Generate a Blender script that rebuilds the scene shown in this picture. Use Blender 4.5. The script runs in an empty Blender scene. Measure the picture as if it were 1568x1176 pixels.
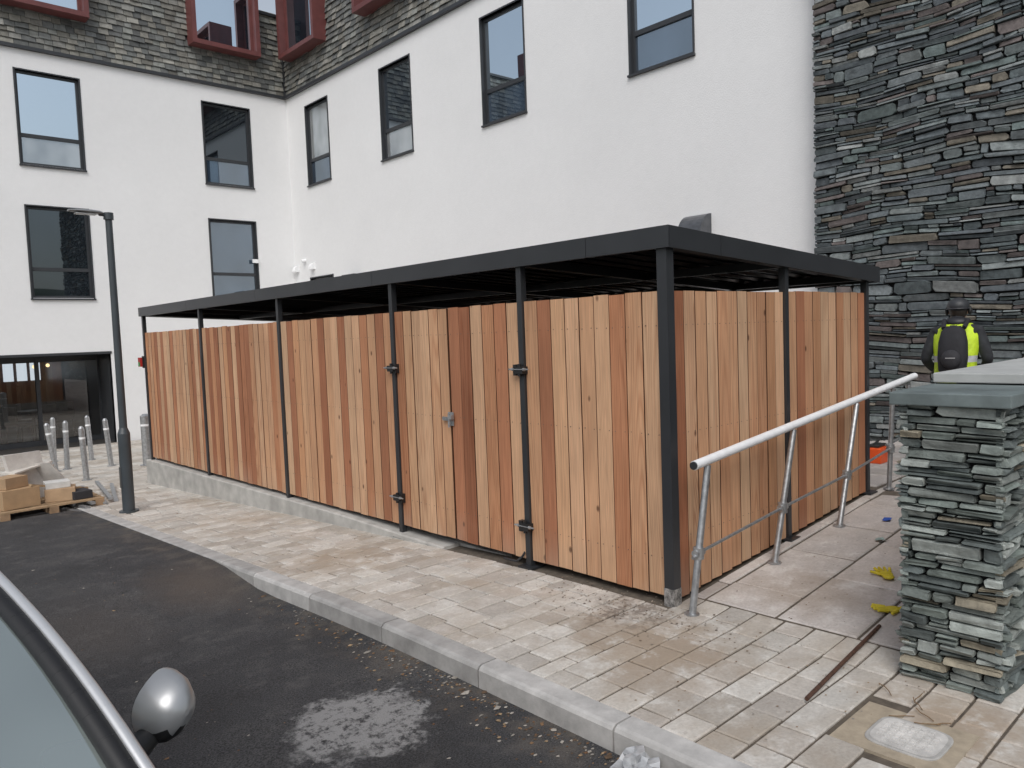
import bpy, math, random, bmesh
import numpy as np
from mathutils import Vector, Matrix
from mathutils import noise as mn
random.seed(11)
SC=bpy.context.scene
COL=SC.collection
rnd=random.random
def ru(a,b): return a+(b-a)*random.random()

# ------------------------------------------------------------------ mesh builder
class MB:
    def __init__(s): s.v=[];s.f=[];s.c=[];s.m=[];s.s=[]
    def add(s,vs,fs,col=(1,1,1,1),mat=0,smooth=False):
        b=len(s.v); s.v+= [tuple(v) for v in vs]
        if len(col)==3: col=(*col,1)
        for f in fs:
            s.f.append(tuple(b+i for i in f)); s.c.append(col); s.m.append(mat); s.s.append(smooth)
    def quad(s,a,b,c,d,col=(1,1,1,1),mat=0): s.add([a,b,c,d],[(0,1,2,3)],col,mat)
    def box(s,x0,x1,y0,y1,z0,z1,col=(1,1,1,1),mat=0):
        s.add([(x0,y0,z0),(x1,y0,z0),(x1,y1,z0),(x0,y1,z0),(x0,y0,z1),(x1,y0,z1),(x1,y1,z1),(x0,y1,z1)],
              [(0,3,2,1),(4,5,6,7),(0,1,5,4),(1,2,6,5),(2,3,7,6),(3,0,4,7)],col,mat)
    def obox(s,O,A,B,C,col=(1,1,1,1),mat=0):
        O,A,B,C=map(Vector,(O,A,B,C))
        s.add([O,O+A,O+A+B,O+B,O+C,O+A+C,O+A+B+C,O+B+C],
              [(0,3,2,1),(4,5,6,7),(0,1,5,4),(1,2,6,5),(2,3,7,6),(3,0,4,7)],col,mat)
    def tube(s,p0,p1,r0,r1=None,n=14,col=(1,1,1,1),mat=0,cap=True):
        r1=r0 if r1 is None else r1
        p0=Vector(p0);p1=Vector(p1);d=(p1-p0).normalized()
        a=d.orthogonal().normalized(); b=d.cross(a)
        vs=[]
        for p,r in ((p0,r0),(p1,r1)):
            for i in range(n):
                t=2*math.pi*i/n; vs.append(p+a*math.cos(t)*r+b*math.sin(t)*r)
        s.add(vs,[(i,(i+1)%n,n+(i+1)%n,n+i) for i in range(n)],col,mat,True)
        if cap: s.add(vs,[tuple(range(n))[::-1],tuple(range(n,2*n))],col,mat)
    def loft(s,rings,col=(1,1,1,1),mat=0,cap=True,smooth=True,closed=True):
        n=len(rings[0]); vs=[p for r in rings for p in r]; fs=[]
        for k in range(len(rings)-1):
            for i in range(n if closed else n-1):
                j=(i+1)%n; fs.append((k*n+i,k*n+j,(k+1)*n+j,(k+1)*n+i))
        s.add(vs,fs,col,mat,smooth)
        if cap: s.add(rings[0],[tuple(range(n))[::-1]],col,mat); s.add(rings[-1],[tuple(range(n))],col,mat)
    def ball(s,c,r,col=(1,1,1,1),mat=0,n=14,m=9,R=None):
        if not hasattr(r,'__len__'): r=(r,r,r)
        rings=[]
        for k in range(m+1):
            ph=math.pi*(k/m)*.996+.006; ring=[]
            for i in range(n):
                t=2*math.pi*i/n
                v=Vector((r[0]*math.sin(ph)*math.cos(t),r[1]*math.sin(ph)*math.sin(t),r[2]*math.cos(ph)))
                if R: v=R@v
                ring.append(Vector(c)+v)
            rings.append(ring)
        s.loft(rings,col,mat)
    def build(s,name,mats,parent=None,bevel=0):
        me=bpy.data.meshes.new(name); me.from_pydata(s.v,[],s.f)
        for m in mats: me.materials.append(m)
        me.polygons.foreach_set("material_index",s.m); me.polygons.foreach_set("use_smooth",s.s)
        ca=me.color_attributes.new("Col","FLOAT_COLOR","CORNER")
        arr=[]
        for f,c in zip(s.f,s.c): arr+=list(c)*len(f)
        ca.data.foreach_set("color",arr)
        me.update()
        o=bpy.data.objects.new(name,me); COL.objects.link(o)
        if parent: o.parent=parent
        if bevel:
            b=o.modifiers.new("b","BEVEL"); b.width=bevel; b.segments=2; b.limit_method='ANGLE'
        return o
def empty(name,loc=(0,0,0)):
    e=bpy.data.objects.new(name,None); e.empty_display_size=.2; COL.objects.link(e); e.location=loc; return e

# ------------------------------------------------------------------ materials
class NT:
    def __init__(s,name):
        s.mat=bpy.data.materials.new(name); s.mat.use_nodes=True; s.t=s.mat.node_tree; s.n=s.t.nodes
        s.bs=s.n["Principled BSDF"]; s.out=s.n["Material Output"]
    def N(s,typ,**k):
        n=s.n.new(typ)
        for a,b in k.items(): setattr(n,a,b)
        return n
    def L(s,a,b): s.t.links.new(a,b)
    def geo(s): return s.N("ShaderNodeNewGeometry").outputs["Position"]
    def mapv(s,vec,scale=(1,1,1),loc=(0,0,0),rot=(0,0,0)):
        m=s.N("ShaderNodeMapping"); m.inputs["Scale"].default_value=scale; m.inputs["Location"].default_value=loc; m.inputs["Rotation"].default_value=rot
        s.L(vec,m.inputs["Vector"]); return m.outputs[0]
    def noise(s,vec,scale,detail=3,rough=.55,dist=0):
        n=s.N("ShaderNodeTexNoise"); n.inputs["Scale"].default_value=scale; n.inputs["Detail"].default_value=detail
        n.inputs["Roughness"].default_value=rough; n.inputs["Distortion"].default_value=dist
        if vec is not None: s.L(vec,n.inputs["Vector"])
        return n.outputs["Fac"]
    def ramp(s,fac,stops):
        r=s.N("ShaderNodeValToRGB"); e=r.color_ramp.elements
        while len(e)<len(stops): e.new(.5)
        for k,(p,c) in enumerate(stops):
            e[k].position=p; e[k].color=(*c,1) if len(c)==3 else c
        s.L(fac,r.inputs[0]); return r.outputs[0]
    def mr(s,v,a,b,c=0,d=1):
        m=s.N("ShaderNodeMapRange"); 
        for i,x in enumerate((a,b,c,d)): m.inputs[i+1].default_value=x
        s.L(v,m.inputs[0]); return m.outputs[0]
    def math(s,op,a,b=None,c=None):
        m=s.N("ShaderNodeMath",operation=op)
        for i,x in enumerate((a,b,c)):
            if x is None: continue
            if isinstance(x,(int,float)): m.inputs[i].default_value=x
            else: s.L(x,m.inputs[i])
        return m.outputs[0]
    def mix(s,fac,a,b,mode="MIX"):
        m=s.N("ShaderNodeMix",data_type="RGBA",blend_type=mode)
        for sock,x in ((m.inputs[0],fac),(m.inputs[6],a),(m.inputs[7],b)):
            if isinstance(x,(int,float)): sock.default_value=x
            elif isinstance(x,tuple): sock.default_value=(*x,1) if len(x)==3 else x
            else: s.L(x,sock)
        return m.outputs[2]
    def attr(s):
        a=s.N("ShaderNodeAttribute"); a.attribute_name="Col"; return a
    def bump(s,h,strength=.3,dist=.01):
        b=s.N("ShaderNodeBump"); b.inputs["Strength"].default_value=strength; b.inputs["Distance"].default_value=dist
        s.L(h,b.inputs["Height"]); s.L(b.outputs[0],s.bs.inputs["Normal"])
    def base(s,c):
        if isinstance(c,tuple): s.bs.inputs["Base Color"].default_value=(*c,1)
        else: s.L(c,s.bs.inputs["Base Color"])
    def set(s,rough=None,metal=None,spec=None,coat=None):
        if rough is not None:
            if isinstance(rough,(int,float)): s.bs.inputs["Roughness"].default_value=rough
            else: s.L(rough,s.bs.inputs["Roughness"])
        if metal is not None: s.bs.inputs["Metallic"].default_value=metal
        if spec is not None: s.bs.inputs["Specular IOR Level"].default_value=spec
        if coat is not None: s.bs.inputs["Coat Weight"].default_value=coat
def blob(t,pos,n,x,y,r,soft,sx=1,sy=1):
    """soft irregular stain mask around world x,y; n = shared noise value"""
    m=t.mapv(pos,(sx,sy,0),(-x*sx,-y*sy,0))
    l=t.N("ShaderNodeVectorMath",operation="LENGTH"); t.L(m,l.inputs[0])
    d=t.math("ADD",l.outputs["Value"],t.math("MULTIPLY",t.math("SUBTRACT",n,.5),r*2.2))
    return t.mr(d,r+soft,r-soft)

def simple(name,c,rough=.5,metal=0,var=.15,ns=8,bump=.0,coat=None,bscale=60):
    t=NT(name)
    if var>0:
        p=t.geo(); n=t.noise(p,ns,3)
        f=t.mr(n,.3,.7,1-var,1+var)
        t.base(t.mix(1.0,c,f,"MULTIPLY"))
        if bump: t.bump(t.noise(p,bscale,3),bump,.004)
    else: t.base(c)
    t.set(rough=rough,metal=metal,coat=coat)
    return t.mat
def attrmat(name,rough=.8,var=.25,ns=12,bump=.4,bs=40,bd=.006,metal=0):
    t=NT(name); p=t.geo(); a=t.attr(); n=t.noise(p,ns,5,.65)
    f=t.mr(n,.3,.7,1-var,1+var)
    t.base(t.mix(1.0,a.outputs["Color"],f,"MULTIPLY")); t.set(rough=rough,metal=metal)
    if bump: t.bump(t.noise(p,bs,4,.65),bump,bd)
    return t.mat

def m_render():
    t=NT("white_render"); p=t.geo()
    big=t.mr(t.noise(p,.45,4,.6),.3,.7,.955,1.015)
    mid=t.mr(t.noise(p,9,3,.6),.3,.7,.985,1.01)
    t.base(t.mix(1.0,t.mix(1.0,(.80,.805,.81),big,"MULTIPLY"),mid,"MULTIPLY")); t.set(rough=.9,spec=.2)
    t.bump(t.noise(p,45,3,.7),.5,.008); return t.mat
M_WHITE=m_render()
M_ANTH=simple("anthracite_metal",(.030,.032,.036),.36,0,.12,3)
M_ANTH2=simple("anthracite_frame",(.034,.037,.042),.42,0,.1,3)
M_RED=simple("oxide_red_frame",(.14,.045,.043),.5,0,.15,4)
def glass(name,mirror,base=(.008,.010,.013),rough=.012,tint=(.78,.90,1),bd=.02):
    t=NT(name); p=t.geo()
    t.n.remove(t.bs)
    d=t.N("ShaderNodeBsdfDiffuse"); g=t.N("ShaderNodeBsdfGlossy"); g.inputs["Roughness"].default_value=rough
    n=t.mr(t.noise(t.mapv(p,(1,1,.6)),1.3,2),.3,.7,.5,1.5)
    t.L(t.mix(1.0,base,n,"MULTIPLY"),d.inputs[0]); g.inputs[0].default_value=(*tint,1)
    b=t.N("ShaderNodeBump"); b.inputs["Strength"].default_value=.05; b.inputs["Distance"].default_value=bd
    t.L(t.noise(p,1.1,1),b.inputs["Height"]); t.L(b.outputs[0],g.inputs["Normal"])
    m=t.N("ShaderNodeMixShader"); m.inputs[0].default_value=mirror
    t.L(d.outputs[0],m.inputs[1]); t.L(g.outputs[0],m.inputs[2]); t.L(m.outputs[0],t.out.inputs[0]); return t.mat
G_BR=glass("glass_sky",.76,(.02,.03,.04)); G_MID=glass("glass_mid",.32,(.012,.016,.022)); G_DK=glass("glass_dark",.13); G_PALE=glass("glass_pale",.30,(.30,.31,.31))
G_BLUE=glass("glass_blue",.28,(.04,.06,.09))
M_SLATE=attrmat("slate_hanging",.75,.3,9,.4,35)
M_STONE=attrmat("walling_stone",.8,.36,13,.8,42,.010)
M_DARK=simple("deep_joint",(.010,.010,.011),.95,0,0)

def m_wood():
    t=NT("cedar_boards"); p=t.geo(); a=t.attr()
    sep=t.N("ShaderNodeSeparateXYZ"); t.L(p,sep.inputs[0])
    u=t.math("ADD",sep.outputs[0],sep.outputs[1])
    off=t.math("MULTIPLY",a.outputs["Alpha"],57.0)
    cmb=t.N("ShaderNodeCombineXYZ"); t.L(u,cmb.inputs[0]); t.L(off,cmb.inputs[1]); t.L(t.math("MULTIPLY",sep.outputs[2],.045),cmb.inputs[2])
    v=cmb.outputs[0]
    n=t.noise(v,6.5,1,.5,.15)
    fr=t.math("ADD",70.0,t.math("MULTIPLY",t.math("FRACT",t.math("MULTIPLY",a.outputs["Alpha"],13.7)),110.0))
    g=t.math("SINE",t.math("MULTIPLY",n,fr))
    g=t.math("POWER",t.mr(g,-1,1,0,1),2.2)
    fine=t.noise(t.mapv(v,(1,1,.4)),170,3,.65)
    blot=t.noise(t.mapv(v,(1,1,8)),2.6,3,.6)
    amt=t.mr(t.math("POWER",t.math("FRACT",t.math("MULTIPLY",a.outputs["Alpha"],7.3)),1.6),0,1,.10,.62)
    c=t.mix(t.math("MULTIPLY",g,amt),a.outputs["Color"],t.mix(1.0,a.outputs["Color"],(.62,.44,.36),"MULTIPLY"))
    c=t.mix(1.0,c,t.mr(fine,.3,.7,.76,1.18),"MULTIPLY")
    c=t.mix(1.0,c,t.mr(blot,.3,.7,.84,1.12),"MULTIPLY")
    cm2=t.N("ShaderNodeCombineXYZ"); t.L(u,cm2.inputs[0]); t.L(off,cm2.inputs[1]); t.L(t.math("MULTIPLY",sep.outputs[2],.6),cm2.inputs[2])
    vo=t.N("ShaderNodeTexVoronoi"); vo.inputs["Scale"].default_value=4.6; t.L(cm2.outputs[0],vo.inputs["Vector"])
    k=t.mr(vo.outputs["Distance"],.080,.035)
    c=t.mix(t.math("MULTIPLY",k,.85),c,(.08,.03,.016))
    mud=t.math("MULTIPLY",t.mr(sep.outputs[2],.30,.02),t.mr(blot,.45,.60))
    c=t.mix(t.math("MULTIPLY",mud,.35),c,(.42,.33,.25))
    t.base(c); t.set(rough=.65,spec=.25); t.bump(fine,.2,.002)
    return t.mat
M_WOOD=m_wood()

def m_asphalt():
    t=NT("asphalt"); p=t.geo()
    n=t.noise(p,1.3,5,.65); n5=t.noise(p,5.5,5,.68); spk=t.noise(p,120,3,.75)
    c=t.ramp(n,[(.3,(.028,.0285,.030)),(.52,(.044,.044,.046)),(.72,(.075,.073,.071))])
    c=t.mix(1.0,c,t.mr(spk,.35,.68,.30,2.3),"MULTIPLY")
    dust=t.math("MULTIPLY",t.mr(n5,.53,.70),.26)
    c=t.mix(dust,c,(.19,.18,.17))
    brk=t.mr(t.noise(p,21,4,.75),.38,.52)
    b1=t.math("MAXIMUM",blob(t,p,n5,1.84,3.12,.30,.04),blob(t,p,n5,1.42,2.45,.22,.04))
    b1=t.math("MULTIPLY",t.math("MULTIPLY",b1,brk),.85)
    c=t.mix(b1,c,(.33,.325,.32))
    b3=t.math("MAXIMUM",blob(t,p,n5,2.12,6.0,.26,.22,1,.6),t.math("MULTIPLY",blob(t,p,n5,1.3,5.6,.30,.2,1,.5),.4))
    c=t.mix(t.math("MULTIPLY",b3,.36),c,(.17,.13,.10))
    sep=t.N("ShaderNodeSeparateXYZ"); t.L(p,sep.inputs[0])
    gut=t.math("MULTIPLY",t.mr(sep.outputs[0],2.1,2.42),t.mr(n5,.42,.62))
    c=t.mix(t.math("MULTIPLY",gut,.55),c,(.14,.115,.09))
    t.base(c); t.set(rough=t.mr(n,.3,.7,.65,.9),spec=.35)
    t.bump(spk,.8,.010); return t.mat
M_ASPH=m_asphalt()

def m_paving(name,k=1.0):
    t=NT(name); p=t.geo(); a=t.attr()
    c=a.outputs["Color"]
    n2=t.noise(p,1.7,5,.68,.4); n5=t.noise(p,5,4,.65); hi=t.noise(p,60,4,.7); mid=t.noise(p,17,4,.7)
    c=t.mix(1.0,c,t.mr(hi,.3,.7,.84,1.12),"MULTIPLY")
    c=t.mix(1.0,c,t.mr(n5,.3,.7,.86,1.08),"MULTIPLY")
    c=t.mix(t.math("MULTIPLY",t.mr(n2,.46,.68),.58*k),c,(.37,.305,.235))
    m=None
    for (x,y,r,s_,kk) in ((3.25,2.45,.40,.22,.8),(3.1,5.5,.40,.25,.7),(3.45,1.05,.25,.14,.85),(2.95,.75,.28,.15,.7),(3.4,7.9,.35,.3,.4),(4.5,2.2,.30,.15,.45)):
        b=t.math("MULTIPLY",blob(t,p,n5,x,y,r,s_),kk); m=b if m is None else t.math("MAXIMUM",m,b)
    c=t.mix(t.math("MULTIPLY",m,.85),c,(.34,.26,.185))
    gr=t.mr(mid,.44,.56)
    c=t.mix(t.math("MULTIPLY",t.math("MULTIPLY",blob(t,p,n5,3.60,2.9,.24,.1),gr),.65),c,(.13,.10,.08))
    e=t.math("MULTIPLY",t.math("MULTIPLY",t.mr(n5,.52,.64),t.mr(mid,.42,.58)),.60)
    c=t.mix(e,c,(.66,.645,.61))
    dd=t.math("MULTIPLY",t.mr(mid,.60,.70),.35)
    c=t.mix(dd,c,(.24,.20,.165))
    t.base(c); t.set(rough=.88,spec=.25); t.bump(hi,.35,.004); return t.mat
M_PAVE=m_paving("block_paving"); M_SLAB=m_paving("concrete_flags",.5)
M_SAND=simple("jointing_sand",(.11,.09,.07),.95,0,.3,20)
M_CONC=simple("concrete",(.42,.41,.385),.9,0,.22,5,.35)
M_KERB=attrmat("kerb_concrete",.9,.25,6,.35,60)
M_GALV=simple("galvanised_steel",(.42,.43,.44),.42,.75,.22,30,.15)
M_STEEL=simple("brushed_steel",(.5,.5,.5),.35,.85,.1,30)
M_WRAP=simple("white_plastic_wrap",(.86,.87,.88),.4,0,.06,14,.3,None,25)
M_LAMP=simple("lamp_paint",(.05,.06,.068),.4,0,.1,4)
M_LENS=simple("lamp_lens",(.6,.62,.62),.2,0,0)

# ------------------------------------------------------------------ terrain heights
def sp(t,k=.5): return (t+math.sqrt(t*t+k))/2
def sm(a,b,x):
    t=min(1,max(0,(x-a)/(b-a))); return t*t*(3-2*t)
def zp(y):
    y=min(y,22); return -.044*sp(y-4)+.021*sp(y-12.4)
def zpav(x,y): 
    return zp(y)+.078*min(max(x-3.85,0),2.95)*(1-sm(3,6,y))
def zroad(y): return zp(y)-.105*(1-sm(5.4,6.5,y))-.008
def grid(name,xs,ys,zf,mat):
    mb=MB(); vs=[(x,y,zf(x,y)) for y in ys for x in xs]; nx=len(xs)
    mb.add(vs,[(j*nx+i,j*nx+i+1,(j+1)*nx+i+1,(j+1)*nx+i) for j in range(len(ys)-1) for i in range(nx-1)],(1,1,1,1),0,True)
    return mb.build(name,[mat])
def frange(a,b,s):
    n=max(1,round((b-a)/s)); return [a+(b-a)*i/n for i in range(n+1)]
M_GROUND=simple("rough_ground",(.14,.13,.115),.95,0,.3,.6,.4)
far=[-600,-250,-100,-50]
grid("ground",far+frange(-25,25,2)+[50,100,250,600],far+frange(-25,30,.8)+[50,100,250,600],lambda x,y:zp(max(min(y,22),-5))-.16,M_GROUND)
grid("road",frange(-12,2.45,1.2),frange(-24,12.5,.3),lambda x,y:zroad(y)-.004*max(0,2-x),M_ASPH)
# ------------------------------------------------------------------ pavement
def pavers(mb,x0,x1,y0,y1,row,lmin,lmax,cols,gap=.010,skip=None,jit=.0025,ht=.03):
    y=y0
    while y<y1-.02:
        yb=min(y+row,y1); x=x0; first=True
        while x<x1-.02:
            l=ru(lmin,lmax)*(ru(.45,1) if first else 1); first=False
            if x1-(x+l)<lmin*.5: l=x1-x
            xa,xb=x+gap/2,x+l-gap/2; ya,yc=y+gap/2,yb-gap/2
            cx,cy=(xa+xb)/2,(ya+yc)/2
            if not(skip and skip(cx,cy)):
                c=random.choice(cols); k=ru(.86,1.10); c=tuple(min(.75,q*k) for q in c)
                dz=ru(-jit,jit); b=.006
                P=[(xa,ya),(xb,ya),(xb,yc),(xa,yc)]
                P=[(px+ru(-.002,.002),py+ru(-.002,.002)) for px,py in P]
                Q=[(P[0][0]+b,P[0][1]+b),(P[1][0]-b,P[1][1]+b),(P[2][0]-b,P[2][1]-b),(P[3][0]+b,P[3][1]-b)]
                j=[ru(-jit,jit)*.5 for _ in range(4)]
                vs=[(px,py,zpav(px,py)-ht) for px,py in P]+[(px,py,zpav(px,py)+dz+j[i]-.006) for i,(px,py) in enumerate(P)]+[(px,py,zpav(px,py)+dz+j[i]) for i,(px,py) in enumerate(Q)]
                fs=[(0,1,5,4),(1,2,6,5),(2,3,7,6),(3,0,4,7),(4,5,9,8),(5,6,10,9),(6,7,11,10),(7,4,8,11),(8,9,10,11)]
                mb.add(vs,fs,c)
            x+=l
        y=yb
PC=[(.52,.485,.44),(.56,.53,.485),(.49,.45,.405),(.54,.51,.465),(.46,.42,.37),(.60,.575,.53),(.48,.45,.41)]
mb=MB()
man=(3.04,1.0,3.36,1.34)
notin=lambda x,y: (man[0]<x<man[2] and man[1]<y<man[3])
pavers(mb,2.585,3.79,2.76,12.6,.175,.17,.29,PC,gap=.012)
pavers(mb,2.585,4.02,-4,2.76,.175,.17,.29,PC,gap=.012,skip=notin)
pavers(mb,-9,10.4,12.6,20.1,.25,.3,.5,PC)
pv=mb.build("pavement",[M_PAVE])
SLC=[(.53,.49,.465),(.49,.455,.43),(.56,.52,.49),(.50,.46,.435)]
mb=MB()
pavers(mb,4.03,10.4,-3.92,2.76,.47,.55,.85,SLC,gap=.018,jit=.004,ht=.04)
pavers(mb,6.95,10.4,2.78,12.55,.60,.6,.95,SLC,gap=.018,jit=.003,ht=.04)
mb.build("flagstone_path",[M_SLAB])
grid("paving_bed",frange(2.58,10.44,.6),frange(-4,12.6,.3),lambda x,y:zpav(x,y)-.011,M_SAND)
grid("forecourt_bed",frange(-9,10.44,1.2),frange(12.6,20.16,.4),lambda x,y:zpav(x,y)-.012,M_SAND)
# kerb
mb=MB(); y=-6
while y<12.45:
    l=.6 if 5.2<y<6.6 else .9
    y2=min(y+l-.010,12.5); c=ru(.80,1.1); col=(.42*c,.41*c,.395*c)
    n=4
    for k in range(n):
        ya=y+(y2-y)*k/n; yb=y+(y2-y)*(k+1)/n
        rr=[]
        for yy in (ya,yb):
            t=zp(yy)+.002; b=zroad(yy)-.05; h=max(.012,t-zroad(yy)); ch=min(.022,h*.5)
            rr.append([(2.45,yy,b),(2.452,yy,t-ch),(2.462,yy,t-ch*.35),(2.477,yy,t),(2.580,yy,t),(2.580,yy,b)])
        mb.loft(rr,col,0,cap=(k in(0,n-1)),smooth=False)
    y+=l
mb.build("kerb",[M_KERB])
# ------------------------------------------------------------------ building
B=empty("hotel_building")
Yw,Xw=20.18,10.45
PL=lambda u,v,d=0:(u,Yw+d,v)      # left wall  u=x
PR=lambda u,v,d=0:(Xw+d,u,v)      # right wall u=y
def wall(mb,P,u0,u1,v0,v1,holes,mat=0,dep=.13):
    us=sorted({u0,u1,*[h[0] for h in holes],*[h[1] for h in holes]}); vs=sorted({v0,v1,*[h[2] for h in holes],*[h[3] for h in holes]})
    for a,b in zip(us,us[1:]):
        for c,d in zip(vs,vs[1:]):
            m,n=(a+b)/2,(c+d)/2
            if any(h[0]<m<h[1] and h[2]<n<h[3] for h in holes): continue
            mb.quad(P(a,c),P(b,c),P(b,d),P(a,d),mat=mat)
    for h in holes:
        a,b,c,d=h[:4]
        for q in (((a,c),(a,d)),((b,c),(b,d)),((a,c),(b,c)),((a,d),(b,d))):
            mb.quad(P(*q[0],0),P(*q[1],0),P(*q[1],dep),P(*q[0],dep),mat=mat)
def pbox(mb,P,u0,u1,v0,v1,d0,d1,col=(1,1,1,1),mat=0):
    vs=[P(u0,v0,d0),P(u1,v0,d0),P(u1,v0,d1),P(u0,v0,d1),P(u0,v1,d0),P(u1,v1,d0),P(u1,v1,d1),P(u0,v1,d1)]
    mb.add(vs,[(0,3,2,1),(4,5,6,7),(0,1,5,4),(1,2,6,5),(2,3,7,6),(3,0,4,7)],col,mat)
def window(P,u0,u1,v0,v1,g1,g2,name,split=.66,frame=M_ANTH2,dep=.10):
    mb=MB(); f=.055; o=.03
    pbox(mb,P,u0-o,u0+.002,v0-.01,v1+.03,-.018,dep); pbox(mb,P,u1-.002,u1+o,v0-.01,v1+.03,-.012,dep)
    pbox(mb,P,u0-o-.01,u1+o+.01,v0-.045,v0-.012,-.05,dep); pbox(mb,P,u0+.003,u1-.003,v1-.0,v1+.028,-.016,dep)
    pbox(mb,P,u0+.003,u0+f,v0,v1,dep-.03,dep+.03); pbox(mb,P,u1-f,u1-.003,v0,v1,dep-.03,dep+.03)
    pbox(mb,P,u0+f,u1-f,v0-.01,v0+f,dep-.028,dep+.03); pbox(mb,P,u0+f,u1-f,v1-f,v1-.002,dep-.028,dep+.03)
    pbox(mb,P,u0+f,u1-f,v0+split-.04,v0+split+.04,dep-.034,dep+.03)
    mb.quad(P(u0+f,v0+f,dep),P(u1-f,v0+f,dep),P(u1-f,v0+split-.04,dep),P(u0+f,v0+split-.04,dep),mat=2)
    mb.quad(P(u0+f,v0+split+.04,dep),P(u1-f,v0+split+.04,dep),P(u1-f,v1-f,dep),P(u0+f,v1-f,dep),mat=1)
    return mb.build(name,[frame,g1,g2],B)
LW=[(3.94,5.22,5.93,8.01,G_BR,G_PALE),(8.09,9.34,5.93,8.01,G_DK,G_BLUE),(3.96,5.22,2.93,5.0,G_DK,G_DK),(8.09,9.34,2.93,5.0,G_BLUE,G_BLUE),(-.2,1.08,5.93,8.01,G_BR,G_PALE),(-.2,1.08,2.93,5.0,G_DK,G_DK),(-4.4,-3.1,5.93,8.01,G_MID,G_MID),(-4.4,-3.1,2.93,5.0,G_DK,G_DK)]
RW=[(17.95,19.12,5.93,8.01,G_PALE,G_BLUE),(14.3,15.51,5.93,8.01,G_MID,G_PALE),(10.63,11.85,5.93,8.01,G_BR,G_BLUE),(6.9,8.12,5.93,8.01,G_BR,G_BLUE),(18.1,19.3,1.6,3.44,G_MID,G_MID)]
mb=MB()
zb=-.75
wall(mb,PL,-10,Xw,zb,8.5,[w[:4] for w in LW]+[(-8,5.5,zb,1.63)],dep=.14)
wall(mb,PR,4.6,Yw,zb,8.5,[w[:4] for w in RW],dep=.14)
mb.quad((-10,Yw,zb),(-10,Yw,8.5),(-10,Yw+12,8.5),(-10,Yw+12,zb))
mb.build("rendered_walls",[M_WHITE],B)
for i,w in enumerate(LW): window(PL,*w,"window_left_wing.%03d"%i)
for i,w in enumerate(RW): window(PR,*w,"window_right_wing.%03d"%i)
# entrance recess with glazed screen and dining room behind
t=NT("entrance_glass"); t.n.remove(t.bs); g=t.N("ShaderNodeBsdfGlossy"); g.inputs["Roughness"].default_value=.01; tr=t.N("ShaderNodeBsdfTransparent"); tr.inputs[0].default_value=(.75,.78,.8,1)
m_=t.N("ShaderNodeMixShader"); m_.inputs[0].default_value=.16; t.L(tr.outputs[0],m_.inputs[1]); t.L(g.outputs[0],m_.inputs[2]); t.L(m_.outputs[0],t.out.inputs[0]); G_TR=t.mat
def emis(name,c,s):
    t=NT(name); t.n.remove(t.bs); e=t.N("ShaderNodeEmission"); e.inputs[0].default_value=(*c,1); e.inputs[1].default_value=s; t.L(e.outputs[0],t.out.inputs[0]); return t.mat
mb=MB()
mb.quad((-8,Yw,1.63),(5.5,Yw,1.63),(5.5,Yw+7,1.63),(-8,Yw+7,1.63),mat=1)
mb.quad((5.5,Yw,zb),(5.5,Yw+7,zb),(5.5,Yw+7,1.63),(5.5,Yw,1.63),mat=1)
mb.quad((-8,Yw,zb),(-8,Yw+7,zb),(-8,Yw+7,1.63),(-8,Yw,1.63),mat=1)
mb.quad((-8,Yw,-.56),(5.5,Yw,-.56),(5.5,Yw+7,-.56),(-8,Yw+7,-.56),mat=3)
mb.quad((-8,Yw+7,-.56),(5.5,Yw+7,-.56),(5.5,Yw+7,1.63),(-8,Yw+7,1.63),mat=1)
for x in np.arange(-8,5.6,1.35): mb.box(x-.04,x+.04,Yw+1.1,Yw+1.22,-.56,1.63,mat=1)
mb.box(-8,5.5,Yw+1.12,Yw+1.20,1.45,1.62,mat=1); mb.box(-8,5.5,Yw+1.12,Yw+1.20,-.56,-.44,mat=1)
mb.quad((-8,Yw+1.16,-.56),(5.5,Yw+1.16,-.56),(5.5,Yw+1.16,1.5),(-8,Yw+1.16,1.5),mat=2)
for x in (5.1,4.75,4.4,2.2,.6): mb.box(x,x+.26,Yw+6.90,Yw+6.95,.85,1.4,mat=4)  # glowing panels added on the rear wall, imitating bright window reflections
mb.box(3.75,3.9,Yw+4.9,Yw+4.95,.5,1.35,mat=5); mb.box(3.70,3.95,Yw+4.96,Yw+5.0,.2,1.2,mat=5)
for x,y in ((4.5,3.2),(3.6,4.0),(5.1,4.6),(2.4,3.0)): mb.ball((x,Yw+y,1.32),.05,mat=6,n=10,m=6)
mb.build("entrance_recess",[M_WHITE,M_ANTH2,G_TR,simple("dark_floor",(.05,.045,.04),.5),emis("rear_glow_panel",(.85,.93,1),1.0),simple("hi_vis_orange",(.75,.30,.02),.6),emis("pendant_lamp",(1,.7,.35),2.5)],B)
mb=MB()
def chair(x,y,r):
    R=Matrix.Rotation(r,3,'Z'); o=Vector((x,Yw+y,-.56))
    for a,b in ((-.2,-.2),(.2,-.2),(-.2,.2),(.2,.2)): mb.tube(o+R@Vector((a,b,0)),o+R@Vector((a*.9,b*.9,.45)),.018,n=6)
    mb.obox(o+R@Vector((-.22,-.22,.44)),R@Vector((.44,0,0)),R@Vector((0,.44,0)),(0,0,.06)); mb.obox(o+R@Vector((-.22,.18,.5)),R@Vector((.44,0,0)),R@Vector((0,.05,0)),(0,0,.42))
for x,y,r in ((4.6,2.0,.4),(3.9,2.3,2.0),(5.0,2.9,3.3),(3.2,1.9,.2),(4.3,3.4,1.2),(2.6,2.6,2.5)): chair(x,y,r)
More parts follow.
